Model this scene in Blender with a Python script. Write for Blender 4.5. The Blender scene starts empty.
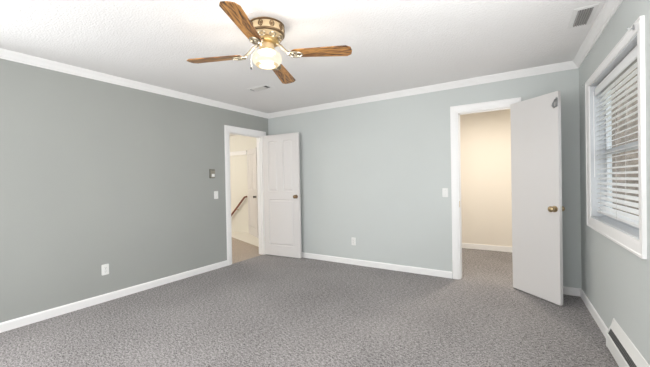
import bpy, bmesh, math, random
from mathutils import Vector, Matrix
random.seed(4)
C = bpy.context.scene.collection
D, W, H = 4.1538, 4.3067, 2.46          # room depth (back wall y), width, ceiling height
Y0 = -1.35                               # wall behind the camera
# ------------------------------------------------------------ camera
cam = bpy.data.cameras.new('camera'); co = bpy.data.objects.new('camera', cam); C.objects.link(co)
yaw, pitch, roll = -.55636, -.0084, -.0188
f = Vector((math.sin(yaw)*math.cos(pitch), math.cos(yaw)*math.cos(pitch), math.sin(pitch)))
rt = Vector((math.cos(yaw), -math.sin(yaw), 0)); up = rt.cross(f)
r2 = rt*math.cos(roll)+up*math.sin(roll); u2 = -rt*math.sin(roll)+up*math.cos(roll)
m = Matrix((r2, u2, -f)).transposed().to_4x4(); m.translation = Vector((3.7485, 0, 1.2622))
co.matrix_world = m
cam.sensor_width = 36; cam.lens = 309.43*36/650; cam.clip_start = .02
bpy.context.scene.camera = co
# ------------------------------------------------------------ world, daylight, fill lights, exposure
w = bpy.data.worlds.new('sky'); bpy.context.scene.world = w; w.use_nodes = True
bg = w.node_tree.nodes['Background']; bg.inputs[0].default_value = (.93, .96, 1, 1); bg.inputs[1].default_value = 2.3
vs = bpy.context.scene.view_settings
vs.view_transform = 'Standard'; vs.look = 'None'; vs.gamma = 1; vs.use_curve_mapping = False; vs.exposure = 0.05

def area(name, loc, direction, sx, sy, power, col=(1, 1, 1), spread=math.pi):
    l = bpy.data.lights.new(name, 'AREA'); l.shape = 'RECTANGLE'; l.size = sx; l.size_y = sy
    l.energy = power; l.color = col; l.spread = spread
    o = bpy.data.objects.new(name, l); C.objects.link(o); o.location = loc
    o.rotation_euler = Vector(direction).to_track_quat('-Z', 'Y').to_euler()
    return o
# added fill at unseen windows behind and left; daylight from the right-wall window
area('fill_front', (2.15, Y0+.03, 1.45), (0, 1, -.1), 3.1, 1.35, 22, (1, .99, .98))
area('fill_up_front', (2.15, Y0+.04, 1.30), (0, 1, .5), 3.1, 1.1, 20, (1, .99, .98))  # up-tilted fill, added to lighten the ceiling
area('daylight_rear_side', (W+.03, .95, 1.45), (-1, .05, -.15), 1.2, 1.1, 20, (.96, .985, 1))
area('fill_up_side', (W+.02, .95, 1.30), (-1, .15, 1.1), 1.2, 1.0, 36, (1, .99, .98))  # added up-light for the right part of the ceiling
area('fill_left', (-.06, -.15, 1.3), (1, .35, -.3), 1.3, .8, 36, (1, .99, .98))  # added source that brightens the right wall
# ------------------------------------------------------------ helpers
class MB:
    def __init__(s): s.bm = bmesh.new()
    def box(s, a, b, M=None, fr=None):
        vs_ = []
        for x in (a[0], b[0]):
            for y in (a[1], b[1]):
                for z in (a[2], b[2]):
                    p = Vector((x, y, z))
                    if fr: p = fr(x, y, z)
                    if M: p = M @ p
                    vs_.append(s.bm.verts.new(p))
        for q in ((0, 1, 3, 2), (4, 6, 7, 5), (0, 4, 5, 1), (2, 3, 7, 6), (0, 2, 6, 4), (1, 5, 7, 3)):
            s.bm.faces.new([vs_[i] for i in q])
        return s
    def loft(s, rings, closed=True, caps=True, loop=False):
        """rings: lists of points of equal length; joins successive rings"""
        R = [[s.bm.verts.new(Vector(p)) for p in r] for r in rings]
        n = len(R[0])
        pairs = list(zip(R, R[1:])) + ([(R[-1], R[0])] if loop else [])
        for A, B in pairs:
            for i in range(n if closed else n-1):
                j = (i+1) % n
                s.bm.faces.new((A[i], A[j], B[j], B[i]))
        if caps and not loop:
            s.bm.faces.new(R[0]); s.bm.faces.new(R[-1])
        return s
    def prism(s, poly, z0, z1, M=None):
        r = [[Vector((x, y, z)) for x, y in poly] for z in (z0, z1)]
        if M: r = [[M @ p for p in q] for q in r]
        return s.loft(r)
    def lathe(s, prof, c=(0, 0, 0), n=32, M=None, capb=True):
        rings = []
        for r, z in prof:
            ring = [Vector((c[0]+r*math.cos(2*math.pi*i/n), c[1]+r*math.sin(2*math.pi*i/n), c[2]+z)) for i in range(n)]
            if M: ring = [M @ p for p in ring]
            rings.append(ring)
        return s.loft(rings, caps=capb)
    def tube(s, pts, r, n=10, closed=False):
        pts = [Vector(p) for p in pts]; rings = []
        for i, p in enumerate(pts):
            if closed: t = pts[(i+1) % len(pts)]-pts[i-1]
            else: t = pts[min(i+1, len(pts)-1)]-pts[max(i-1, 0)]
            t.normalize(); a = Vector((0, 0, 1)) if abs(t.z) < .9 else Vector((1, 0, 0))
            u = t.cross(a).normalized(); v = t.cross(u)
            rr = r[i] if isinstance(r, (list, tuple)) else r
            rings.append([p+rr*(u*math.cos(2*math.pi*k/n)+v*math.sin(2*math.pi*k/n)) for k in range(n)])
        return s.loft(rings, loop=closed)
    def build(s, name, mat, parent=None, smooth=False, bevel=0, loc=None, rot=None):
        bmesh.ops.recalc_face_normals(s.bm, faces=s.bm.faces)
        me = bpy.data.meshes.new(name); s.bm.to_mesh(me); s.bm.free()
        o = bpy.data.objects.new(name, me); C.objects.link(o); me.materials.append(mat)
        if smooth:
            for p in me.polygons: p.use_smooth = True
            me.set_sharp_from_angle(angle=math.radians(40))
        if bevel:
            b = o.modifiers.new('bevel', 'BEVEL'); b.width = bevel; b.segments = 2; b.limit_method = 'ANGLE'
        if parent: o.parent = parent
        if loc is not None: o.location = loc
        if rot is not None: o.rotation_euler = rot
        return o
def tag(o, label=None, cat=None, group=None, kind=None):
    if label: o['label'] = label
    if cat: o['category'] = cat
    if group: o['group'] = group
    if kind: o['kind'] = kind
    return o
def empty(name, loc, rz=0, M=None):
    o = bpy.data.objects.new(name, None); C.objects.link(o); o.location = loc; o.rotation_euler = (0, 0, rz)
    o.empty_display_size = .1
    return o
def copy_tree(o, parent=None):
    c = o.copy(); C.objects.link(c); c.parent = parent
    for ch in list(o.children): copy_tree(ch, c)
    return c
class Frame:          # wall frames: s runs along the wall from the far corner, n points into the room
    def __init__(s, o, sd, nd):
        s.o = Vector((o[0], o[1], 0)); s.s = Vector((sd[0], sd[1], 0)).normalized(); s.n = Vector((nd[0], nd[1], 0)).normalized()
    def __call__(s, a, n, z): return s.o+s.s*a+s.n*n+Vector((0, 0, z))
    def rz(s): return math.atan2(s.n.x, -s.n.y)     # rotation that turns local -Y (front) to the room side
LF = Frame((0, D), (-.0234, -1), (1, -.0234))
RF = Frame((W, D), (.0223, -1), (-1, -.0223))
BF = Frame((0, D), (1, 0), (0, -1))
FF = Frame((0, Y0), (1, 0), (0, 1))

# ------------------------------------------------------------ materials
def mat(name, col, rough=.6, metal=0, bump=None, var=None, emit=None, coat=0, spec=.5):
    m = bpy.data.materials.new(name); m.use_nodes = True; nt = m.node_tree; N = nt.nodes; L = nt.links
    b = N['Principled BSDF']; b.inputs['Base Color'].default_value = (*col, 1); b.inputs['Roughness'].default_value = rough
    b.inputs['Metallic'].default_value = metal; b.inputs['Specular IOR Level'].default_value = spec
    b.inputs['Coat Weight'].default_value = coat
    tc = N.new('ShaderNodeTexCoord')
    if var:
        sc, amt = var
        n = N.new('ShaderNodeTexNoise'); n.inputs['Scale'].default_value = sc; n.inputs['Detail'].default_value = 4
        L.new(tc.outputs['Object'], n.inputs['Vector'])
        r = N.new('ShaderNodeValToRGB'); r.color_ramp.elements[0].position = .3; r.color_ramp.elements[1].position = .7
        r.color_ramp.elements[0].color = (*[c*(1-amt) for c in col], 1); r.color_ramp.elements[1].color = (*[min(1, c*(1+amt)) for c in col], 1)
        L.new(n.outputs['Fac'], r.inputs['Fac']); L.new(r.outputs['Color'], b.inputs['Base Color'])
    if bump:
        sc, st, dist = bump
        n = N.new('ShaderNodeTexNoise'); n.inputs['Scale'].default_value = sc; n.inputs['Detail'].default_value = 3
        L.new(tc.outputs['Object'], n.inputs['Vector'])
        bp = N.new('ShaderNodeBump'); bp.inputs['Strength'].default_value = st; bp.inputs['Distance'].default_value = dist
        L.new(n.outputs['Fac'], bp.inputs['Height']); L.new(bp.outputs['Normal'], b.inputs['Normal'])
    if emit:
        b.inputs['Emission Color'].default_value = (*emit[0], 1); b.inputs['Emission Strength'].default_value = emit[1]
    return m
M_grey = mat('accent_grey_paint', (.38, .39, .372), .75, var=(.8, .03), bump=(180, .15, .002))
M_blue = mat('pale_aqua_paint', (.590, .618, .608), .7, var=(.8, .02), bump=(180, .15, .002))
M_trim = mat('white_trim_paint', (.93, .92, .915), .38)
M_door2 = mat('flat_door_paint', (.70, .68, .67), .45); M_door = mat('white_door_paint', (.76, .735, .725), .42, bump=(60, .05, .002))
M_cream = mat('cream_wall_paint', (.82, .765, .69), .7, bump=(180, .15, .002))
M_hall = mat('hall_cream_paint', (.84, .82, .75), .7)
M_plast = mat('white_plastic', (.85, .85, .83), .35)
M_slot = mat('dark_slot', (.03, .03, .03), .6)
M_brass = mat('antique_brass', (.62, .45, .22), .28, metal=1)
M_latch = mat('dull_latch_metal', (.66, .64, .60), .5, metal=.3); M_knob = mat('worn_brass_knob', (.42, .32, .19), .3, metal=1); M_bronze = mat('dark_brass', (.28, .19, .11), .3, metal=1)
M_chrome = mat('grey_metal', (.45, .46, .47), .35, metal=1)
M_vent = mat('vent_enamel', (.83, .82, .81), .45)
M_ventlouvre = mat('pale_louvres', (.60, .58, .55), .5); M_louvre = mat('louvre_metal', (.40, .39, .38), .5)
M_duct = mat('duct_inside', (.10, .10, .10), .8)
M_heater = mat('heater_enamel', (.80, .80, .78), .45)
M_hgrille = mat('heater_grille_metal', (.13, .13, .125), .5)
M_blind = mat('blind_white', (.88, .88, .88), .45)
M_cord = mat('blind_cord', (.55, .54, .52), .8)
M_vinyl = mat('window_vinyl', (.62, .64, .66), .4)
M_rail = mat('dark_red_wood', (.22, .07, .035), .35)
M_ground = mat('leaf_litter', (.40, .36, .29), .9, var=(6, .35))
M_bark = mat('bark', (.20, .165, .135), .9, var=(9, .35), bump=(25, .8, .02))
M_hall_lit = mat('hall_carpet_lit', (.82, .78, .70), .95, bump=(300, .5, .004))

def carpet_mat(name, dark, light, scale=105):
    m = bpy.data.materials.new(name); m.use_nodes = True; N = m.node_tree.nodes; L = m.node_tree.links; b = N['Principled BSDF']
    tc = N.new('ShaderNodeTexCoord')
    n1 = N.new('ShaderNodeTexNoise'); n1.inputs['Scale'].default_value = scale; n1.inputs['Detail'].default_value = 3; n1.inputs['Roughness'].default_value = .7
    n2 = N.new('ShaderNodeTexNoise'); n2.inputs['Scale'].default_value = 34; n2.inputs['Detail'].default_value = 4; n2.inputs['Roughness'].default_value = .8
    n3 = N.new('ShaderNodeTexNoise'); n3.inputs['Scale'].default_value = 1.3; n3.inputs['Detail'].default_value = 2
    mp = N.new('ShaderNodeMapping'); mp.inputs['Rotation'].default_value = (0, 0, .6); mp.inputs['Scale'].default_value = (1, 2.2, 1)
    L.new(tc.outputs['Object'], n1.inputs['Vector']); L.new(tc.outputs['Object'], mp.inputs['Vector']); L.new(mp.outputs['Vector'], n2.inputs['Vector']); L.new(tc.outputs['Object'], n3.inputs['Vector'])
    a = N.new('ShaderNodeMath'); a.operation = 'ADD'; L.new(n1.outputs['Fac'], a.inputs[0]); L.new(n2.outputs['Fac'], a.inputs[1])
    k = N.new('ShaderNodeMath'); k.operation = 'MULTIPLY_ADD'; k.inputs[1].default_value = .14; L.new(n3.outputs['Fac'], k.inputs[0]); L.new(a.outputs[0], k.inputs[2])
    h = N.new('ShaderNodeMapRange'); h.inputs['From Min'].default_value = .86; h.inputs['From Max'].default_value = 1.24
    L.new(k.outputs[0], h.inputs['Value'])
    r = N.new('ShaderNodeValToRGB'); r.color_ramp.elements[0].color = (*dark, 1); r.color_ramp.elements[1].color = (*light, 1)
    L.new(h.outputs[0], r.inputs['Fac']); L.new(r.outputs['Color'], b.inputs['Base Color'])
    b.inputs['Roughness'].default_value = 1; b.inputs['Specular IOR Level'].default_value = .1
    b.inputs['Sheen Weight'].default_value = .15
    bp = N.new('ShaderNodeBump'); bp.inputs['Strength'].default_value = .8; bp.inputs['Distance'].default_value = .006
    L.new(a.outputs[0], bp.inputs['Height']); L.new(bp.outputs['Normal'], b.inputs['Normal'])
    return m
M_carpet = carpet_mat('grey_carpet', (.036, .032, .033), (.445, .418, .413))
M_hallcarpet = carpet_mat('hall_carpet', (.30, .24, .19), (.56, .47, .39))

def ceiling_mat():
    m = bpy.data.materials.new('popcorn_ceiling'); m.use_nodes = True; N = m.node_tree.nodes; L = m.node_tree.links; b = N['Principled BSDF']
    tc = N.new('ShaderNodeTexCoord')
    v = N.new('ShaderNodeTexVoronoi'); v.inputs['Scale'].default_value = 75; L.new(tc.outputs['Object'], v.inputs['Vector'])
    n = N.new('ShaderNodeTexNoise'); n.inputs['Scale'].default_value = 45; n.inputs['Detail'].default_value = 4; L.new(tc.outputs['Object'], n.inputs['Vector'])
    a = N.new('ShaderNodeMath'); a.operation = 'SUBTRACT'; L.new(n.outputs['Fac'], a.inputs[0]); L.new(v.outputs['Distance'], a.inputs[1])
    bp = N.new('ShaderNodeBump'); bp.inputs['Strength'].default_value = .4; bp.inputs['Distance'].default_value = .006
    L.new(a.outputs[0], bp.inputs['Height']); L.new(bp.outputs['Normal'], b.inputs['Normal'])
    b.inputs['Base Color'].default_value = (.90, .885, .88, 1); b.inputs['Roughness'].default_value = .95; b.inputs['Specular IOR Level'].default_value = .1
    return m
M_ceil = ceiling_mat()

def wood_mat():
    m = bpy.data.materials.new('oak_blade'); m.use_nodes = True; N = m.node_tree.nodes; L = m.node_tree.links; b = N['Principled BSDF']
    tc = N.new('ShaderNodeTexCoord'); mp = N.new('ShaderNodeMapping'); mp.inputs['Scale'].default_value = (2.6, 15, 4)
    L.new(tc.outputs['Object'], mp.inputs['Vector'])
    n = N.new('ShaderNodeTexNoise'); n.inputs['Scale'].default_value = 2.3; n.inputs['Detail'].default_value = 5; n.inputs['Distortion'].default_value = 1.6
    L.new(mp.outputs['Vector'], n.inputs['Vector'])
    r = N.new('ShaderNodeValToRGB'); e = r.color_ramp.elements
    e[0].position = .38; e[0].color = (.06, .024, .010, 1); e[1].position = .60; e[1].color = (.55, .27, .08, 1)
    k = e.new(.47); k.color = (.27, .12, .038, 1)
    L.new(n.outputs['Fac'], r.inputs['Fac']); L.new(r.outputs['Color'], b.inputs['Base Color'])
    b.inputs['Roughness'].default_value = .35
    return m
M_wood = wood_mat()
M_motor = mat('cream_brass_motor', (.66, .50, .30), .38, metal=.3); M_iron = mat('aged_silver_brass', (.42, .36, .27), .3, metal=1)

def glass_mat():
    m = bpy.data.materials.new('window_glass'); m.use_nodes = True; N = m.node_tree.nodes; L = m.node_tree.links
    N.remove(N['Principled BSDF']); t = N.new('ShaderNodeBsdfTransparent'); t.inputs[0].default_value = (.93, .95, .95, 1)
    g = N.new('ShaderNodeBsdfGlossy'); g.inputs['Roughness'].default_value = .02; mx = N.new('ShaderNodeMixShader'); mx.inputs[0].default_value = .06
    L.new(t.outputs[0], mx.inputs[1]); L.new(g.outputs[0], mx.inputs[2]); L.new(mx.outputs[0], N['Material Output'].inputs[0])
    return m
M_glass = glass_mat()
def shade_mat(name, col, st, tr):
    m = bpy.data.materials.new(name); m.use_nodes = True; N = m.node_tree.nodes; L = m.node_tree.links
    N.remove(N['Principled BSDF']); t = N.new('ShaderNodeBsdfTransparent'); e = N.new('ShaderNodeEmission'); e.inputs[0].default_value = (*col, 1); e.inputs[1].default_value = st
    g = N.new('ShaderNodeBsdfGlossy'); g.inputs['Roughness'].default_value = .15
    mx = N.new('ShaderNodeMixShader'); mx.inputs[0].default_value = 1-tr; m2 = N.new('ShaderNodeMixShader'); m2.inputs[0].default_value = .05
    L.new(t.outputs[0], mx.inputs[1]); L.new(e.outputs[0], mx.inputs[2]); L.new(mx.outputs[0], m2.inputs[1]); L.new(g.outputs[0], m2.inputs[2]); L.new(m2.outputs[0], N['Material Output'].inputs[0])
    return m
M_shade = shade_mat('lit_frosted_glass', (1, .91, .72), 1.08, .22)
M_amber = shade_mat('lit_amber_glass', (1, .72, .36), .85, .30)
M_shade_bottom = shade_mat('lit_frosted_glass_centre', (1, .95, .80), 2.2, .3)
M_bulbglass = mat('closet_lamp_glass', (1, .95, .85), .4, emit=((1, .85, .55), 6))

# ------------------------------------------------------------ structure
T = .12
def wall(name, fr, s0, s1, z1, holes, m, t=T, z0=0, label=None):
    b = MB(); ss = sorted({s0, s1, *[h[0] for h in holes], *[h[1] for h in holes]}); zs = sorted({z0, z1, *[h[2] for h in holes], *[h[3] for h in holes]})
    zs = [z for z in zs if z >= z0]
    for a, c in zip(ss, ss[1:]):
        run = None
        for e, g in zip(zs, zs[1:]):
            mid = ((a+c)/2, (e+g)/2)
            solid = not any(h[0] < mid[0] < h[1] and h[2] < mid[1] < h[3] for h in holes)
            if solid:
                run = (run[0], g) if run else (e, g)
            if (not solid or g == zs[-1]) and run:
                b.box((a, 0, run[0]), (c, -t, run[1]), fr=fr); run = None
    return tag(b.build(name, m), label, None, kind='structure')
HO1 = (.157, .878, 0, 2.060)       # hallway doorway in the left wall
HO2 = (3.115, 3.722, 0, 2.090)     # closet doorway in the back wall
WIN3 = (2.55, 3.90, .885, 2.045)
ADDED_WIN4 = (3.60, 5.00, .885, 2.145)
WIN = (.478, 1.705, .885, 2.080)   # window in the right wall
wall('wall_left', LF, -T, 5.7, H, [HO1, ADDED_WIN4], M_grey)
wall('wall_back', BF, .0, W, H, [HO2], M_blue)
wall('wall_right', RF, -T, 5.7, H, [WIN, WIN3], M_blue)
ADDED_WIN2 = (.55, 3.75, .75, 2.15)
wall('wall_front', FF, -.25, W+.25, H, [ADDED_WIN2], M_blue)
tag(MB().box((-.0, Y0-T, -.1), (W+.2, D, 0)).box((-.14, Y0-T, -.1), (0, D-.885, 0)).box((-.03, D-.885, -.1), (0, D, 0)).build('floor', M_carpet), 'dark grey cut-pile bedroom carpet', kind='structure')
tag(MB().box((2.2, D, -.1), (4.43, 6.2, 0)).build('floor_closet', M_carpet), kind='structure')
tag(MB().box((-.3, Y0-T, H), (W+.3, D+T, H+.1)).build('ceiling', M_ceil), 'white textured ceiling', kind='structure')

def offset_poly(pts, d):
    out = []
    for i, p in enumerate(pts):
        p = Vector(p)
        def nrm(a, b): t = (Vector(b)-Vector(a)).normalized(); return Vector((-t.y, t.x))
        if i == 0: out.append(p+nrm(pts[0], pts[1])*d)
        elif i == len(pts)-1: out.append(p+nrm(pts[-2], pts[-1])*d)
        else:
            a = nrm(pts[i-1], pts[i]); b = nrm(pts[i], pts[i+1]); h = (a+b).normalized(); out.append(p+h*(d/h.dot(a)))
    return out
def sweep(name, pts, prof, m, smooth=False):
    b = MB(); cols = [offset_poly(pts, n) for n, z in prof]
    rings = [[(cols[j][i].x, cols[j][i].y, prof[j][1]) for j in range(len(prof))] for i in range(len(pts))]
    b.loft(rings); return b.build(name, m, smooth=smooth)
lw0 = LF(5.45, 0, 0).xy; rw0 = RF(5.45, 0, 0).xy
# path runs so that the left normal points into the room: right wall -> back -> left wall
path = [tuple(rw0), (W, D), (0, D), tuple(lw0)]
crown = [(0, 2.386), (.008, 2.386), (.012, 2.398), (.020, 2.402), (.026, 2.412), (.036, 2.428), (.046, 2.438), (.050, 2.446), (.056, 2.448), (.056, H), (0, H)]
tag(sweep('trim_crown', path, crown, M_trim), 'white crown moulding', kind='structure')
bb = [(0, 0), (.013, 0), (.013, .070), (.009, .080), (0, .083)]
def base(name, pts): tag(sweep(name, pts, bb, M_trim), kind='structure')
base('baseboard_left', [tuple(LF(.957, 0, 0).xy), tuple(LF(5.45, 0, 0).xy)])
base('baseboard_corner', [(.0+.0, D), tuple(LF(.072, 0, 0).xy)])
base('baseboard_back', [(3.035, D), (.014, D)])
base('baseboard_right', [tuple(RF(1.16, 0, 0).xy), (W, D), (3.80, D)])

# casings and jambs
def casing(name, fr, h, cw, both=True):
    b = MB(); a, c, z = h[0], h[1], h[3]; p = .019; e = .006
    def prof(n0):   # mitred three-sided architrave
        steps = [(0, .010), (.25*cw, .015), (.8*cw, p), (cw, p*.8)]
        for (o0, d0), (o1, d1) in zip(steps, steps[1:]):
            for (A, B) in (((a-o0, 0, a-o1), 0), ((c+o0, 0, c+o1), 1)):
                s0, _, s1 = A
                b.loft([[fr(s0, 0, 0), fr(s1, 0, 0), fr(s1, d1, 0), fr(s0, d0, 0)], [fr(s0, 0, z+o0), fr(s1, 0, z+o1), fr(s1, d1, z+o1), fr(s0, d0, z+o0)]])
            b.loft([[fr(a-o0, 0, z+o0), fr(a-o1, 0, z+o1), fr(a-o1, d1, z+o1), fr(a-o0, d0, z+o0)], [fr(c+o0, 0, z+o0), fr(c+o1, 0, z+o1), fr(c+o1, d1, z+o1), fr(c+o0, d0, z+o0)]])
    prof(0)
    return tag(b.build(name, M_trim), kind='structure')
casing('trim_hall_doorway', LF, (HO1[0], HO1[1], 0, HO1[3]), .080)
casing('trim_closet_doorway', BF, (HO2[0], HO2[1], 0, HO2[3]), .073)
def jamb(name, fr, h, side):
    b = MB(); a, c, _, z = h; t = .016
    b.box((a-.002, 0.0, 0), (a+t, -T-.002, z), fr=fr).box((c-t, 0, 0), (c+.002, -T-.002, z), fr=fr).box((a+t, 0, z-t), (c-t, -T-.002, z+.002), fr=fr)
    # door stops
    b.box((a+t, -.045, 0), (a+t+.010, -.08, z-t), fr=fr).box((c-t-.010, -.045, 0), (c-t, -.08, z-t), fr=fr).box((a+t, -.045, z-t-.010), (c-t, -.08, z-t), fr=fr)
    j = tag(b.build(name, M_trim), kind='structure')
    s = a+t if side < 0 else c-t
    sg = 1 if side < 0 else -1
    MB().box((s, -.008, .90), (s+sg*.003, -.038, .98), fr=fr).build('strike_plate', M_brass, j)
    return j
jamb('trim_hall_jamb', LF, HO1, 1)
jamb('trim_closet_jamb', BF, HO2, -1)

# window casing in right wall: picture frame style with reveal
b = MB(); a, c, z0, z1 = WIN; cw = .092; p = .020
def ring_strip(b, fr, r0, r1, d0, d1):
    def cr(r, d): return [fr(r[0], d, r[2]), fr(r[1], d, r[2]), fr(r[1], d, r[3]), fr(r[0], d, r[3])]
    A = cr(r0, d0); B = cr(r1, d1); A0 = cr(r0, 0); B0 = cr(r1, 0)
    for i in range(4):
        j = (i+1) % 4
        b.loft([[A0[i], B0[i], B[i], A[i]], [A0[j], B0[j], B[j], A[j]]])
def grow(r, o): return (r[0]-o, r[1]+o, r[2]-o, r[3]+o*.6)
for (o0, d0), (o1, d1) in (((0, .008), (.02, .012)), ((.02, .012), (.070, .015)), ((.070, .015), (.073, .019)), ((.073, .019), (.086, .019))):
    ring_strip(b, RF, grow(WIN, o0), grow(WIN, o1), d0, d1)
tag(b.build('trim_window', M_trim), 'white picture-frame window casing', kind='structure')

# window_1: sash frame + glass, reveal liner
win = MB(); t = .012
win.box((a, 0, z0), (a+t, -.14, z1), fr=RF).box((c-t, 0, z0), (c, -.14, z1), fr=RF).box((a, 0, z0), (c, -.14, z0+t), fr=RF).box((a, 0, z1-t), (c, -.14, z1), fr=RF)
win.box((a+t, -.10, z0+t), (a+.05, -.135, z1-t), fr=RF).box((c-.05, -.10, z0+t), (c-t, -.135, z1-t), fr=RF)
win.box((a+.05, -.10, z0+t), (c-.05, -.135, z0+.055), fr=RF).box((a+.05, -.10, z1-.055), (c-.05, -.135, z1-t), fr=RF)
win.box((a+.05, -.095, 1.445), (c-.05, -.135, 1.49), fr=RF)
w1 = tag(win.build('window_1', M_vinyl), 'white double-hung window sash behind the blind', kind='structure')
MB().box((a+.05, -.116, z0+.055), (c-.05, -.120, z1-.055), fr=RF).build('pane', M_glass, w1)
# added_window_front behind the camera: unseen, added to carry fill light
b = MB(); a2, c2, y0, y1 = ADDED_WIN2
for s in (a2, a2+1.05, a2+2.1, c2-.05): b.box((s, -.03, y0), (s+.05, -.09, y1), fr=FF)
b.box((a2, -.03, y0), (c2, -.09, y0+.05), fr=FF).box((a2, -.03, y1-.05), (c2, -.09, y1), fr=FF).box((a2, -.03, 1.43), (c2, -.09, 1.47), fr=FF)
w2 = tag(b.build('added_window_front', M_vinyl), 'wide unseen window added behind the camera for fill light', kind='structure')
MB().box((a2+.05, -.06, y0+.05), (c2-.05, -.064, y1-.05), fr=FF).build('pane', M_glass, w2)

for R_, F_, nm, lb in ((WIN3, RF, 'window_3', 'second right-hand window, behind the picture edge'), (ADDED_WIN4, LF, 'added_window_left', 'left-hand window added beyond the picture edge for fill light')):  # the left-hand one is unseen, added to carry fill light
  b = MB(); a3, c3, y0, y1 = R_
  for s_ in (a3, c3-.05): b.box((s_, -.07, y0), (s_+.05, -.11, y1), fr=F_)
  for z_ in (y0, 1.45, y1-.05): b.box((a3, -.07, z_), (c3, -.11, z_+.05), fr=F_)
  w3 = tag(b.build(nm, M_vinyl), lb, kind='structure')
  MB().box((a3+.05, -.09, y0+.05), (c3-.05, -.094, y1-.05), fr=F_).build('pane', M_glass, w3)

# hallway beyond the left doorway
tag(MB().box((-3.6, 2.0, -.1), (-.14, 5.5, 0)).box((-.14, D-.885, -.1), (-.03, D-.14, 0)).build('floor_hall', M_hallcarpet), kind='structure')
b = MB(); b.prism([(-3.6, 5.53), (-2.02, 4.98), (-.60, 4.44), (-.14, 4.27), (-.14, 5.6), (-3.6, 5.6)], 0.0, .006)  # lit far part of the hall carpet, put in as paler colour
tag(b.build('floor_hall_lit', M_hall_lit), kind='structure')
tag(MB().box((-3.6, 5.5, -.1), (-T, 5.62, H)).build('wall_hall_far', M_hall), kind='structure')
tag(MB().box((-3.72, 2.0, -.1), (-3.6, 5.62, H)).build('wall_hall_end', M_hall), kind='structure')
tag(MB().box((-3.72, 1.88, -.1), (-.2, 2.0, H)).build('wall_hall_near', M_hall), kind='structure')
tag(MB().box((-.24, D+.12, -.1), (-T, 5.5, H)).build('wall_hall_side', M_hall), kind='structure')
tag(MB().box((-3.72, 1.88, H), (-.3, 5.62, H+.1)).box((-.3, D+T, H), (-T, 5.62, H+.1)).build('ceiling_hall', M_ceil), kind='structure')
tag(MB().box((-3.6, 5.455, 1.95), (-1.90, 5.5, 2.04)).box((-3.6, 5.44, 2.02), (-1.90, 5.5, 2.045)).build('trim_hall_ledge', M_trim), kind='structure')
# closet beyond the back doorway
tag(MB().box((2.2, 6.08, -.1), (4.43, 6.2, H)).build('wall_closet_back', M_cream), kind='structure')
tag(MB().box((2.08, D+T, -.1), (2.2, 6.2, H)).build('wall_closet_left', M_cream), kind='structure')
tag(MB().box((4.31, D+T, -.1), (4.43, 6.08, H)).build('wall_closet_right', M_cream), kind='structure')
tag(MB().box((2.08, D+T, H), (4.43, 6.2, H+.1)).build('ceiling_closet', M_ceil), kind='structure')
tag(MB().box((2.2, 6.066, 0), (4.31, 6.08, .088)).build('baseboard_closet', M_trim), kind='structure')
tag(MB().box((W,D,-.1),(4.43,D+T,H)).build('wall_back_end', M_cream), kind='structure')

# ------------------------------------------------------------ doors
def slab(w_, h, t):
    return MB().box((0, 0, .012), (w_, t, h))
def ringloop(b, poly, y, out, wd=.016, hh=.006):
    """moulding ring on plane y (xz polygon); out = -1 front, +1 back"""
    n = len(poly); cx = sum(p[0] for p in poly)/n; cz = sum(p[1] for p in poly)/n
    sec = []
    for i, (x, z) in enumerate(poly):
        p0 = Vector(poly[i-1]); p1 = Vector((x, z)); p2 = Vector(poly[(i+1) % n])
        t1 = (p1-p0).normalized(); t2 = (p2-p1).normalized(); n1 = Vector((-t1.y, t1.x)); n2 = Vector((-t2.y, t2.x))
        hh_ = (n1+n2).normalized(); k = hh_*(wd/max(.3, hh_.dot(n1)))
        q = p1+k
        mid = p1+k*.35
        sec.append([(p1.x, y-.001*out, p1.y), (mid.x, y+hh*out, mid.y), ((p1+k*.75).x, y+hh*.9*out, (p1+k*.75).y), (q.x, y-.001*out, q.y)])
    b.loft(sec, closed=True, loop=True)
def knob(parent, x, z, y, out, m, label=None):
    prof = [(.031, 0), (.031, .006), (.016, .010), (.011, .020), (.012, .030), (.024, .036), (.029, .046), (.028, .056), (.020, .063), (.006, .066)]
    M = Matrix.Translation((x, y, z)) @ Matrix.Rotation(math.radians(90 if out < 0 else -90), 4, 'X')
    o = MB().lathe(prof, n=28, M=M).build('door_knob', m, parent, smooth=True)
    if label: o['label'] = label
    return o
def hinges(parent, t, zs):
    for z in zs:
        b = MB().lathe([(.007, -.045), (.007, .045)], c=(-.006, t/2+t*.5*HS, z), n=12)
        b.box((-.004, t*.1, z-.045), (0, t*.9, z+.045)); b.build('hinge', M_brass, parent, smooth=True)
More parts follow.
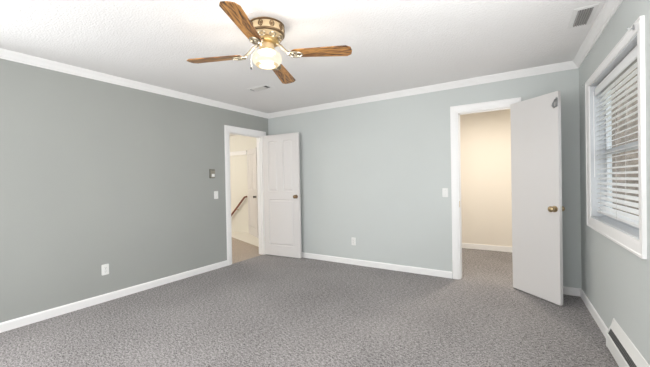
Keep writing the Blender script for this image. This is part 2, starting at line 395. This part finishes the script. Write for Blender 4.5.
# door_1, panelled, open against the back wall
HS = 1
w1_, t1_ = .728, .035
def panel_door(w_, h, t, cols, z_low, z_up, rise):
    b = MB().box((.01, t*.32, .02), (w_-.01, t*.68, h-.01))
    xs = [0]+[v for c_ in cols for v in c_]+[w_]
    fr_ = lambda poly: b.loft([[(x, yy, z_) for x, z_ in poly] for yy in (0, t)])
    box = lambda x0, x1, z0_, z1_: b.box((x0, 0, z0_), (x1, t, z1_))
    box(0, cols[0][0], .012, h); box(cols[-1][1], w_, .012, h)
    box(cols[0][0], cols[-1][1], .012, z_low[0]); box(cols[0][0], cols[-1][1], z_low[1], z_up[0])
    for c0, c1 in zip(cols, cols[1:]): box(c0[1], c1[0], z_up[0], z_up[1]+rise*.2)
    top = [(cols[0][0], h), (cols[-1][1], h)]
    for c_ in reversed(cols):
        for i in range(13):
            u = i/12; top.append((c_[1]+(c_[0]-c_[1])*u, z_up[1]+rise*math.sin(math.pi*u)))
    fr_(top)
    def field(poly):
        cx = (min(p[0] for p in poly)+max(p[0] for p in poly))/2; cz = (min(p[1] for p in poly)+max(p[1] for p in poly))/2
        hw = max(p[0] for p in poly)-cx; hh = max(p[1] for p in poly)-cz
        def sc(d): return [(cx+(x-cx)*(hw-d)/hw, cz+(z_-cz)*(hh-d)/hh) for x, z_ in poly]
        for yo, ym in ((t*.05, t*.32), (t*.95, t*.68)):
            b.loft([[(x, ym+(.002 if ym < t/2 else -.002), z_) for x, z_ in sc(.012)], [(x, yo, z_) for x, z_ in sc(.034)]])
            A = sc(0); B_ = sc(.009); n = len(A); y_s = 0.0005 if ym < t/2 else t-.0005   # sticking bead
            b.loft([[(A[i][0], y_s, A[i][1]), (B_[i][0], ym, B_[i][1]), (A[i][0], ym, A[i][1])] for i in range(n)], loop=True)
    for c0, c1 in cols:
        field([(c0, z_up[0]), (c1, z_up[0])]+[(c1+(c0-c1)*i/10, z_up[1]+rise*math.sin(math.pi*i/10)) for i in range(11)])
    field([(cols[0][0], z_low[0]), (cols[-1][1], z_low[0]), (cols[-1][1], z_low[1]), (cols[0][0], z_low[1])])
    return b
b = panel_door(w1_, 2.058, t1_, [(.105, .300), (.415, .615)], (.185, .965), (1.10, 1.945), .012)
d1 = b.build('door_1', M_door, loc=(.016, 3.985, 0), rot=(0, 0, math.radians(4.2)))
tag(d1, 'white panelled door standing open along the pale aqua wall', 'door', kind='structure')
knob(d1, .668, 1.015, 0, -1, M_bronze, 'dark brass knob'); knob(d1, .668, 1.015, t1_, 1, M_bronze)
hinges(d1, t1_, (.28, 1.05, 1.80))
# door_2, flat slab, open towards the right wall
w2_, t2_ = .610, .035
hx, hy = 3.690, 4.105
fx, fy = 4.089, 3.722
ang = math.atan2(fy-hy, fx-hx); w2_ = math.hypot(fx-hx, fy-hy)*1.0
HS = 1
d2 = slab(w2_, 2.088, t2_).build('door_2', M_door2, loc=(hx, hy, 0), rot=(0, 0, ang), bevel=.0015)
tag(d2, 'plain flat white closet door standing open at right', 'door', kind='structure')
knob(d2, w2_-.046, .945, 0, -1, M_knob, 'round brass knob'); knob(d2, w2_-.046, .945, t2_, 1, M_knob)
MB().box((w2_-.001, .007, .917), (w2_+.001, .028, .973)).build('latch_plate', M_latch, d2)
hinges(d2, t2_, (.25, 1.05, 1.85))
b = MB().prism([(-.012, -.045), (.012, -.045), (.012, .03), (.004, .045), (-.004, .045), (-.012, .03)], 0, .004, Matrix.Translation((w2_-.014, 0, 1.985)) @ Matrix.Rotation(math.radians(90), 4, 'X'))
b.tube([(w2_-.014, -.004, 2.015), (w2_-.016, -.02, 2.0), (w2_-.020, -.034, 1.97), (w2_-.020, -.040, 1.945), (w2_-.018, -.030, 1.93), (w2_-.014, -.004, 1.945)], [.006, .008, .010, .011, .009, .007])
b.build('door_hook', M_chrome, d2, smooth=True)['label'] = 'grey metal hook'
# far door in the hall
hd = panel_door(.76, 2.04, .035, [(.11, .34), (.42, .65)], (.20, .93), (1.08, 1.92), .0)
hdo = tag(hd.build('door_3', M_door, loc=(-1.87, 5.44, 0), rot=(0, 0, math.radians(-29))), 'white panelled hall door seen through the doorway', 'door', kind='structure')
knob(hdo, .69, .93, 0, -1, M_slot, 'black knob')

# ------------------------------------------------------------ ceiling fan
fc = Vector((2.14, 1.784, 0)); fan = empty('ceiling_fan', (fc.x, fc.y, H))
tag(fan, 'four-blade ceiling fan with oak blades, brass motor and lit glass bowl', 'ceiling fan')
z = lambda v: v-H
mo = MB().lathe([(.06, 0), (.118, -.002), (.128, -.012), (.130, -.03), (.132, -.075), (.122, -.095), (.100, -.112), (.085, -.118)], n=48).build('motor_housing', M_motor, fan, smooth=True)
b = MB()
b.lathe([(.131, -.010), (.137, -.014), (.137, -.020), (.131, -.024)], n=48, capb=False)
b.lathe([(.133, -.074), (.138, -.078), (.136, -.088), (.126, -.094)], n=48, capb=False)
b.build('brass_band', M_bronze, mo, smooth=True)
for k in range(8):        # cast scrolls under the motor
    an = 2*math.pi*(k+.5)/8; pts = []
    for q in range(14):
        v = 2*math.pi*q/14; rr = .104+.014*math.sin(v); tt = .022*math.cos(v)
        pts.append((rr*math.cos(an)-tt*math.sin(an), rr*math.sin(an)+tt*math.cos(an), -.112+.010*math.sin(v)))
    MB().tube(pts, .006, n=6, closed=True).build('cast_scroll', M_iron, mo, smooth=True)
for k in range(10):       # cast ovals around the motor
    an = 2*math.pi*k/10+.1; pts = []
    for q in range(14):
        v = 2*math.pi*q/14; hh = .015*math.cos(v); vv = .020*math.sin(v)
        pts.append((.1325*math.cos(an)-hh*math.sin(an), .1325*math.sin(an)+hh*math.cos(an), -.049+vv))
    vr = MB().tube(pts, .0045, n=6, closed=True)
    vr.lathe([(.011, -.002), (.009, .003), (.002, .004)], n=12, M=Matrix.Translation((.131*math.cos(an), .131*math.sin(an), -.049)) @ Matrix.Rotation(an, 4, 'Z') @ Matrix.Rotation(math.radians(90), 4, 'Y') @ Matrix.Diagonal((1.2, .8, 1, 1)))
    vr.build('vent_rosette', M_bronze, mo, smooth=True)
MB().lathe([(.085, -.118), (.092, -.122), (.094, -.140), (.080, -.150), (.055, -.154)], n=40).build('flywheel', M_brass, fan, smooth=True)
MB().lathe([(.055, -.154), (.057, -.160), (.057, -.190), (.066, -.198), (.070, -.210), (.060, -.214)], n=36).build('switch_housing', M_motor, fan, smooth=True)
RZ = [22.6, 112.6, 202.6, 292.6]; SL = [-.040, -.025, -.004, .055]     # heading and slight sag or lift of each blade
zb = 2.237-H
first = None
def blade():
    Mt = Matrix.Rotation(math.radians(-9), 4, 'X')
    L0, L1 = .200, .648; w0, w1 = .050, .066
    o = [(L0, -w0*.75), (L0+.03, -w0), (L1-.04, -w1), (L1-.008, -w1*.66), (L1, 0), (L1-.008, w1*.66), (L1-.04, w1), (L0+.03, w0), (L0, w0*.75)]
    bl = MB().prism(o, -.004, .004, Mt).build('blade', M_wood, fan, bevel=.002)
    b = MB()
    arm = [(.075, 0, .075), (.11, 0, .060), (.15, 0, .020), (.19, 0, -.010)]
    b.tube([Vector(p) for p in arm], [.011, .010, .009, .010], n=8)
    for sg in (-1, 1):
        b.tube([Mt @ Vector(p) for p in [(.165, 0, -.004), (.19, sg*.028, -.011), (.225, sg*.036, -.011), (.262, sg*.024, -.011), (.278, 0, -.011)]], .0065, n=8)
    pts = [Mt @ Vector((.228+.024*math.cos(v), .024*math.sin(v), -.010)) for v in [2*math.pi*i/16 for i in range(16)]]
    b.tube(pts, .006, n=8, closed=True)
    b.lathe([(.010, -.016), (.013, -.010), (.013, -.004)], c=(.228, 0, 0), n=14, M=Mt)
    b.build('blade_iron', M_iron, bl, smooth=True)
    return bl
bl = blade()
for i, a_ in enumerate(RZ):
    o = bl if i == 0 else copy_tree(bl, fan)
    o.location = (0, 0, zb-.004); o.rotation_euler = (0, -SL[i], math.radians(a_))
sh = MB().lathe([(.058, -.204), (.064, -.210), (.082, -.216), (.103, -.228), (.112, -.246), (.112, -.268), (.106, -.286), (.094, -.302), (.086, -.308)], n=48, capb=False).build('glass_shade', M_shade, fan, smooth=True)
MB().lathe([(.086, -.308), (.080, -.314), (.070, -.316), (.062, -.317)], n=48, capb=False).build('shade_rim', M_amber, sh, smooth=True)
MB().lathe([(.062, -.317), (.030, -.324), (.002, -.326)], n=48, capb=False).build('shade_centre', M_shade_bottom, sh, smooth=True)
q = MB().tube([(-.055, -.02, -.19), (-.085, -.045, -.205), (-.100, -.062, -.235), (-.1015, -.0631, -.318)], .0012, n=6).build('pull_chain', M_chrome, fan)
MB().lathe([(.002, .012), (.007, .007), (.0095, 0), (.007, -.007), (.002, -.011)], c=(-.1015, -.0631, -.329), n=16).build('chain_ball', M_slot, q, smooth=True)
l = bpy.data.lights.new('fan_bulb', 'POINT'); l.energy = 44; l.color = (1, .93, .82); l.shadow_soft_size = .05
o = bpy.data.objects.new('fan_bulb', l); C.objects.link(o); o.parent = fan; o.location = (0, 0, -.262)

# ------------------------------------------------------------ closet lamp, and a hall lamp added out of view
cl = empty('closet_ceiling_lamp', (3.35, 4.80, H)); tag(cl, 'round flush closet lamp behind the doorway header', 'ceiling lamp')
MB().lathe([(.10, 0), (.10, -.02), (.09, -.025)], n=32).build('lamp_base', M_trim, cl, smooth=True)
MB().lathe([(.09, -.022), (.095, -.05), (.07, -.08), (.002, -.092)], n=32, capb=False).build('lamp_shade', M_bulbglass, cl, smooth=True)
l = bpy.data.lights.new('closet_bulb', 'AREA'); l.shape = 'DISK'; l.size = .18; l.energy = 29; l.color = (1, .93, .83)
o = bpy.data.objects.new('closet_bulb', l); C.objects.link(o); o.parent = cl; o.location = (0, 0, -.11)
hl = empty('added_hall_lamp', (-2.3, 3.2, H)); tag(hl, 'round flush lamp added unseen on the hall ceiling to brighten the hall', 'ceiling lamp')
MB().lathe([(.13, 0), (.13, -.02), (.12, -.03)], n=32).build('lamp_base', M_trim, hl, smooth=True)
MB().lathe([(.12, -.025), (.125, -.06), (.09, -.09), (.002, -.10)], n=32, capb=False).build('lamp_shade', M_bulbglass, hl, smooth=True)
l = bpy.data.lights.new('hall_fill', 'POINT'); l.energy = 62; l.color = (1, .96, .90); l.shadow_soft_size = .1  # unseen light added to brighten the hall
o = bpy.data.objects.new('hall_fill', l); C.objects.link(o); o.parent = hl; o.location = (0, 0, -.22)

# ------------------------------------------------------------ wall devices (local frame: -Y faces the room)
def plate(name, fr, s, z, label, cat, kind):
    o = empty(name, fr(s, 0, z), fr.rz())
    tag(o, label, cat)
    w_, h_ = .035, .0575
    p = MB()
    r = .006; pts = [(-w_+r, -h_), (w_-r, -h_), (w_, -h_+r), (w_, h_-r), (w_-r, h_), (-w_+r, h_), (-w_, h_-r), (-w_, -h_+r)]
    rings = [[(x, 0, zz) for x, zz in pts], [(x, -.004, zz) for x, zz in pts], [(x*.93, -.0065, zz*.96) for x, zz in pts]]
    p.loft(rings); p.build('cover_plate', M_plast, o)
    if kind == 'outlet':
        for dz in (-.0195, .0195):
            q = MB(); pp = [(.017*math.cos(v), .0145*math.sin(v)) for v in [2*math.pi*i/20 for i in range(20)]]
            q.loft([[(x, -.006, zz+dz) for x, zz in pp], [(x, -.009, zz+dz) for x, zz in pp]]); rc = q.build('receptacle', M_plast, o)
            MB().box((-.0075, -.0085, dz), (-.0055, -.0093, dz+.009)).box((.0055, -.0085, dz), (.0075, -.0093, dz+.007)).box((-.0022, -.0085, dz-.009), (.0022, -.0093, dz-.005)).build('slots', M_slot, rc)
    else:
        MB().box((-.006, -.006, -.013), (.006, -.0075, .013)).build('switch_bezel', M_slot if False else M_vent, o)
        MB().loft([[(-.004, -.007, -.006), (.004, -.007, -.006), (.004, -.007, .008), (-.004, -.007, .008)], [(-.0035, -.019, .004), (.0035, -.019, .004), (.0035, -.017, .011), (-.0035, -.017, .011)]]).build('toggle', M_plast, o)
    for dz in ((0,) if kind == 'outlet' else (-.03, .03)):
        MB().lathe([(.003, 0), (.002, .0012)], n=10, M=Matrix.Translation((0, -.0065, dz)) @ Matrix.Rotation(math.radians(90), 4, 'X')).build('screw', M_chrome, o)
    return o
plate('wall_outlet', LF, 2.578, .345, 'white electrical outlet low on the grey wall', 'outlet', 'outlet')
plate('wall_outlet', BF, 1.652, .347, 'white electrical outlet low on the pale aqua back wall', 'outlet', 'outlet')
plate('light_switch', LF, 1.131, 1.084, 'white toggle light switch on the grey wall below the thermostat', 'light switch', 'switch')
plate('light_switch', BF, 2.966, 1.084, 'white toggle light switch on the pale aqua wall beside the closet doorway', 'light switch', 'switch')
th = empty('thermostat', LF(1.196, 0, 1.398), LF.rz()); tag(th, 'small beige and grey thermostat on the grey wall above the switch', 'thermostat')
M_ther = mat('thermostat_beige', (.30, .28, .23), .4); M_tdark2 = mat('thermostat_rim', (.17, .165, .14), .5); M_tdark = mat('thermostat_dark', (.10, .10, .09), .4)
MB().box((-.044, 0, -.066), (.044, -.012, .066)).build('back_plate', M_tdark2, th, bevel=.003)
MB().box((-.036, -.012, -.058), (.036, -.030, .058)).build('cover', M_ther, th, bevel=.004)
MB().box((-.024, -.030, -.045), (.024, -.032, -.004)).build('label_window', M_plast, th)
MB().lathe([(.017, 0), (.015, .006), (.004, .007)], n=20, M=Matrix.Translation((0, -.030, .026)) @ Matrix.Rotation(math.radians(90), 4, 'X')).build('dial', M_ther, th, smooth=True)
MB().box((-.028, -.030, .046), (.028, -.0315, .052)).build('scale_strip', M_tdark, th)

# ------------------------------------------------------------ ceiling vents
def vent(x0, x1, y0, y1, label, along, fw=.028):
    cx, cy = (x0+x1)/2, (y0+y1)/2; o = empty('ceiling_vent', (cx, cy, H)); tag(o, label, 'air vent')
    a_, b_ = (x1-x0)/2, (y1-y0)/2
    f_ = MB()
    oo = [(-a_, -b_), (a_, -b_), (a_, b_), (-a_, b_)]; ii = [(-a_+fw, -b_+fw), (a_-fw, -b_+fw), (a_-fw, b_-fw), (-a_+fw, b_-fw)]
    rings = []
    for k in range(4):
        (ox, oy), (ix, iy) = oo[k], ii[k]; mx, my = ox*.25+ix*.75, oy*.25+iy*.75
        rings.append([(ox, oy, 0), (ox, oy, -.003), (mx, my, -.006), (ix, iy, -.005), (ix, iy, 0)])
    f_.loft(rings, loop=True); f_.build('frame', M_vent, o)
    MB().box((-a_+fw, -b_+fw, -.0005), (a_-fw, b_-fw, -.002)).build('duct_opening', M_duct, o)
    lo, hi = (-b_+fw, b_-fw) if along == 'y' else (-a_+fw+.030, a_-fw-.045)
    sl, sh_ = (-a_+fw, a_-fw) if along == 'y' else (-b_+fw, b_-fw)
    # louvres: run along the long side
    n = 6; L = MB()
    for i in range(n):
        c_ = sl+(sh_-sl)*(i+.5)/n; hw = (sh_-sl)/n*.38
        p_ = [(c_-hw, -.003), (c_+hw*.6, -.011), (c_+hw*.8, -.010), (c_-hw*.7, -.0022)]
        if along == 'y': L.loft([[(u, lo, v) for u, v in p_], [(u, hi, v) for u, v in p_]])
        else: L.loft([[(lo, u, v) for u, v in p_], [(hi, u, v) for u, v in p_]])
    L.build('louvres', M_louvre if along == 'y' else M_ventlouvre, o)
    return o
vent(4.108, 4.250, 2.855, 3.190, 'white framed ceiling vent with dark louvres near the right wall', 'y')
vent(.80, 1.145, 2.86, 3.01, 'long pale ceiling vent beyond the fan, near the back left corner', 'x', .03)

# ------------------------------------------------------------ baseboard heater
hz0, hz1 = 1.16, 5.2
he = empty('baseboard_heater', RF(hz0, 0, 0)); tag(he, 'white electric baseboard heater running along the right wall', 'heater')
def hp(s, n, z_): return RF(s, n, z_)-RF(hz0, 0, 0)
def strip(prof, s0, s1): return MB().loft([[hp(s0, n, z_) for n, z_ in prof], [hp(s1, n, z_) for n, z_ in prof]])
strip([(0, .012), (.004, .012), (.004, .120), (.014, .140), (.024, .158), (.004, .222), (.0, .226)], hz0+.012, hz1).build('back_panel', M_heater, he)
strip([(.034, .014), (.042, .014), (.044, .112), (.040, .120), (.037, .116), (.036, .105)], hz0+.012, hz1).build('front_panel', M_heater, he)
g = MB()
s = hz0+.02
while s < 3.4:
    g.loft([[hp(s, .036, .110), hp(s, .040, .114), hp(s, .023, .156), hp(s, .019, .152)], [hp(s+.005, .036, .110), hp(s+.005, .040, .114), hp(s+.005, .023, .156), hp(s+.005, .019, .152)]]); s += .020
g.loft([[hp(a_, n, z_) for n, z_ in ((.010, .100), (.034, .100), (.014, .140), (.010, .140))] for a_ in (hz0+.012, hz1)])
g.build('grille', M_hgrille, he)
ec = [(0, 0.005), (.042, .012), (.047, .018), (.047, .114), (.040, .124), (.018, .175), (.006, .224), (0, .229)]
MB().loft([[hp(a_, n, z_) for n, z_ in ec] for a_ in (hz0, hz0+.014)]).build('end_cap', M_heater, he)
MB().loft([[hp(a_, n, z_) for n, z_ in ec] for a_ in (hz1, hz1+.014)]).build('end_cap', M_heater, he)

# ------------------------------------------------------------ window blind
bo = RF(a, 0, 0); bl_ = empty('window_blind', RF((a+c)/2, -.05, z1-.012)); tag(bl_, 'white horizontal slat blind hanging inside the right window', 'blind')
org = RF((a+c)/2, -.05, z1-.012)
def bp_(s, n, z_): return RF(s, n, z_)-org
sa, sb = a+.020, c-.020
MB().loft([[bp_(q_, n, z_) for n, z_ in ((-.042, z1-.030), (-.034, z1-.030), (-.030, z1-.042), (-.030, z1-.094), (-.034, z1-.100), (-.042, z1-.098))] for q_ in (sa-.004, sb+.004)]).build('valance', M_blind, bl_)
MB().loft([[bp_(q_, n, z_) for n, z_ in ((-.043, z1-.012), (-.088, z1-.012), (-.088, z1-.075), (-.043, z1-.075))] for q_ in (sa, sb)]).build('headrail', M_louvre, bl_)
S = MB(); zz = z1-.118; tilt = math.radians(16)
while zz > .975:
    pr = []
    for k in range(5):
        u = -1+k*.5; pr.append((-.060+.0245*u*math.cos(tilt), zz+.0245*u*math.sin(tilt)*-1+.003*(1-u*u)))
    pr2 = [(n, z_-.003) for n, z_ in reversed(pr)]
    S.loft([[bp_(q_, n, z_) for n, z_ in pr+pr2] for q_ in (sa, sb)]); zz -= .0425
S.build('slats', M_blind, bl_, smooth=True)
MB().box((0, 0, 0), (1, 1, 1), fr=lambda x, y, z_: bp_(sa+(sb-sa)*x, -.083+.046*y, .935+.020*z_)).build('bottom_rail', M_blind, bl_, bevel=.003)
for s in (a+.16, (a+c)/2, c-.16):
    MB().box((0, 0, 0), (1, 1, 1), fr=lambda x, y, z_: bp_(s+.003*x, -.0345+.001*y, .945+(z1-.08-.945)*z_)).box((0, 0, 0), (1, 1, 1), fr=lambda x, y, z_: bp_(s+.003*x, -.0865+.001*y, .945+(z1-.08-.945)*z_)).build('ladder_cord', M_cord, bl_)
MB().tube([bp_(a+.07, -.012, z1-.07), bp_(a+.072, -.014, 1.25)], .003, n=6).build('tilt_wand', M_blind, bl_)
# curtain rod hooks left on the casing
def hook(s, n0, z_, label):
    o = RF(s, n0, z_); b_ = empty('curtain_hook', o, RF.rz()); tag(b_, label, 'hook', group='curtain hooks at the window')
    MB().box((-.008, 0, -.014), (.008, -.003, .014)).build('hook_plate', M_chrome, b_)
    MB().tube([(0, -.002, -.004), (0, -.018, -.006), (0, -.026, -.002), (0, -.027, .008)], .003, n=8).build('hook_arm', M_chrome, b_, smooth=True)
hook(.32, 0, 2.13, 'small metal curtain hook on the wall by the window casing upper left corner')
hook(1.690, .018, 2.112, 'small metal curtain hook at the window casing upper right corner')

# ------------------------------------------------------------ handrail in hall
hr = empty('handrail', (-2.5, 5.5, .6)); tag(hr, 'dark reddish wooden handrail sloping down the cream hall wall', 'handrail')
p0 = Vector((-1.90, 5.43, .91)); p1 = Vector((-1.97, 5.43, .90)); p2 = Vector((-2.80, 5.43, .11)); og = Vector((-2.5, 5.5, .6))
MB().tube([p0-og+Vector((0, 0, 0)), p1-og, p2-og], [.021, .023, .023], n=10).build('rail', M_rail, hr, smooth=True)
for u in (.35, .8):
    k = p1.lerp(p2, u)-og
    MB().tube([k+Vector((0, 0, -.02)), k+Vector((0, .02, -.05)), k+Vector((0, .069, -.055))], .008, n=8).build('bracket', M_brass, hr, smooth=True)

# ------------------------------------------------------------ outside the window
tag(MB().box((W+.35, -6, -.6), (55, 30, -.5)).build('ground', M_ground), kind='structure')
def tree(x, y, r, h, label, n):
    rnd = random.Random(n); o = empty('tree', (x, y, -.5)); tag(o, label, 'tree', group='bare trees outside the window')
    pts = []; px = py = 0
    for i in range(9):
        pts.append((px, py, h*i/8)); px += rnd.uniform(-.06, .06); py += rnd.uniform(-.06, .06)
    MB().tube(pts, [r*(1.25 if i == 0 else 1)*(1-i*.07) for i in range(9)], n=12).build('trunk', M_bark, o, smooth=True)
    for k in range(9):
        i = rnd.randint(2, 7); b0 = Vector(pts[i]); an = rnd.uniform(0, 6.28); L_ = rnd.uniform(.8, 1.6)
        e_ = b0+Vector((math.cos(an)*L_, math.sin(an)*L_, L_*.7)); mid = (b0+e_)/2+Vector((0, 0, -.08))
        MB().tube([b0, mid, e_], [r*.35, r*.22, r*.08], n=7).build('branch', M_bark, o, smooth=True)
for i_, (x_, y_, r_, lb_) in enumerate((
        (5.75, 8.45, .17, 'dark bare tree trunk outside, seen at the near end of the blind'),
        (6.0, 10.9, .13, 'bare tree trunk outside the window'), (6.9, 15.6, .22, 'bare tree trunk outside the window'),
        (6.3, 13.3, .14, 'bare tree trunk outside the window'), (7.6, 14.0, .2, 'bare tree trunk outside the window'))):
    t_ = tree(x_, y_, r_, 6, lb_, i_+1)
b = MB(); n = 24; rows = []
for j in range(9):
    u = j/8; rows.append([(4.6+i*50/n, 19+u*14-i*.55, -.52+13*u**1.1+.35*math.sin(i*1.7+j)*u) for i in range(n+1)])
b.loft(rows, closed=False, caps=False)
tag(b.build('hillside', M_ground, smooth=True), kind='structure')
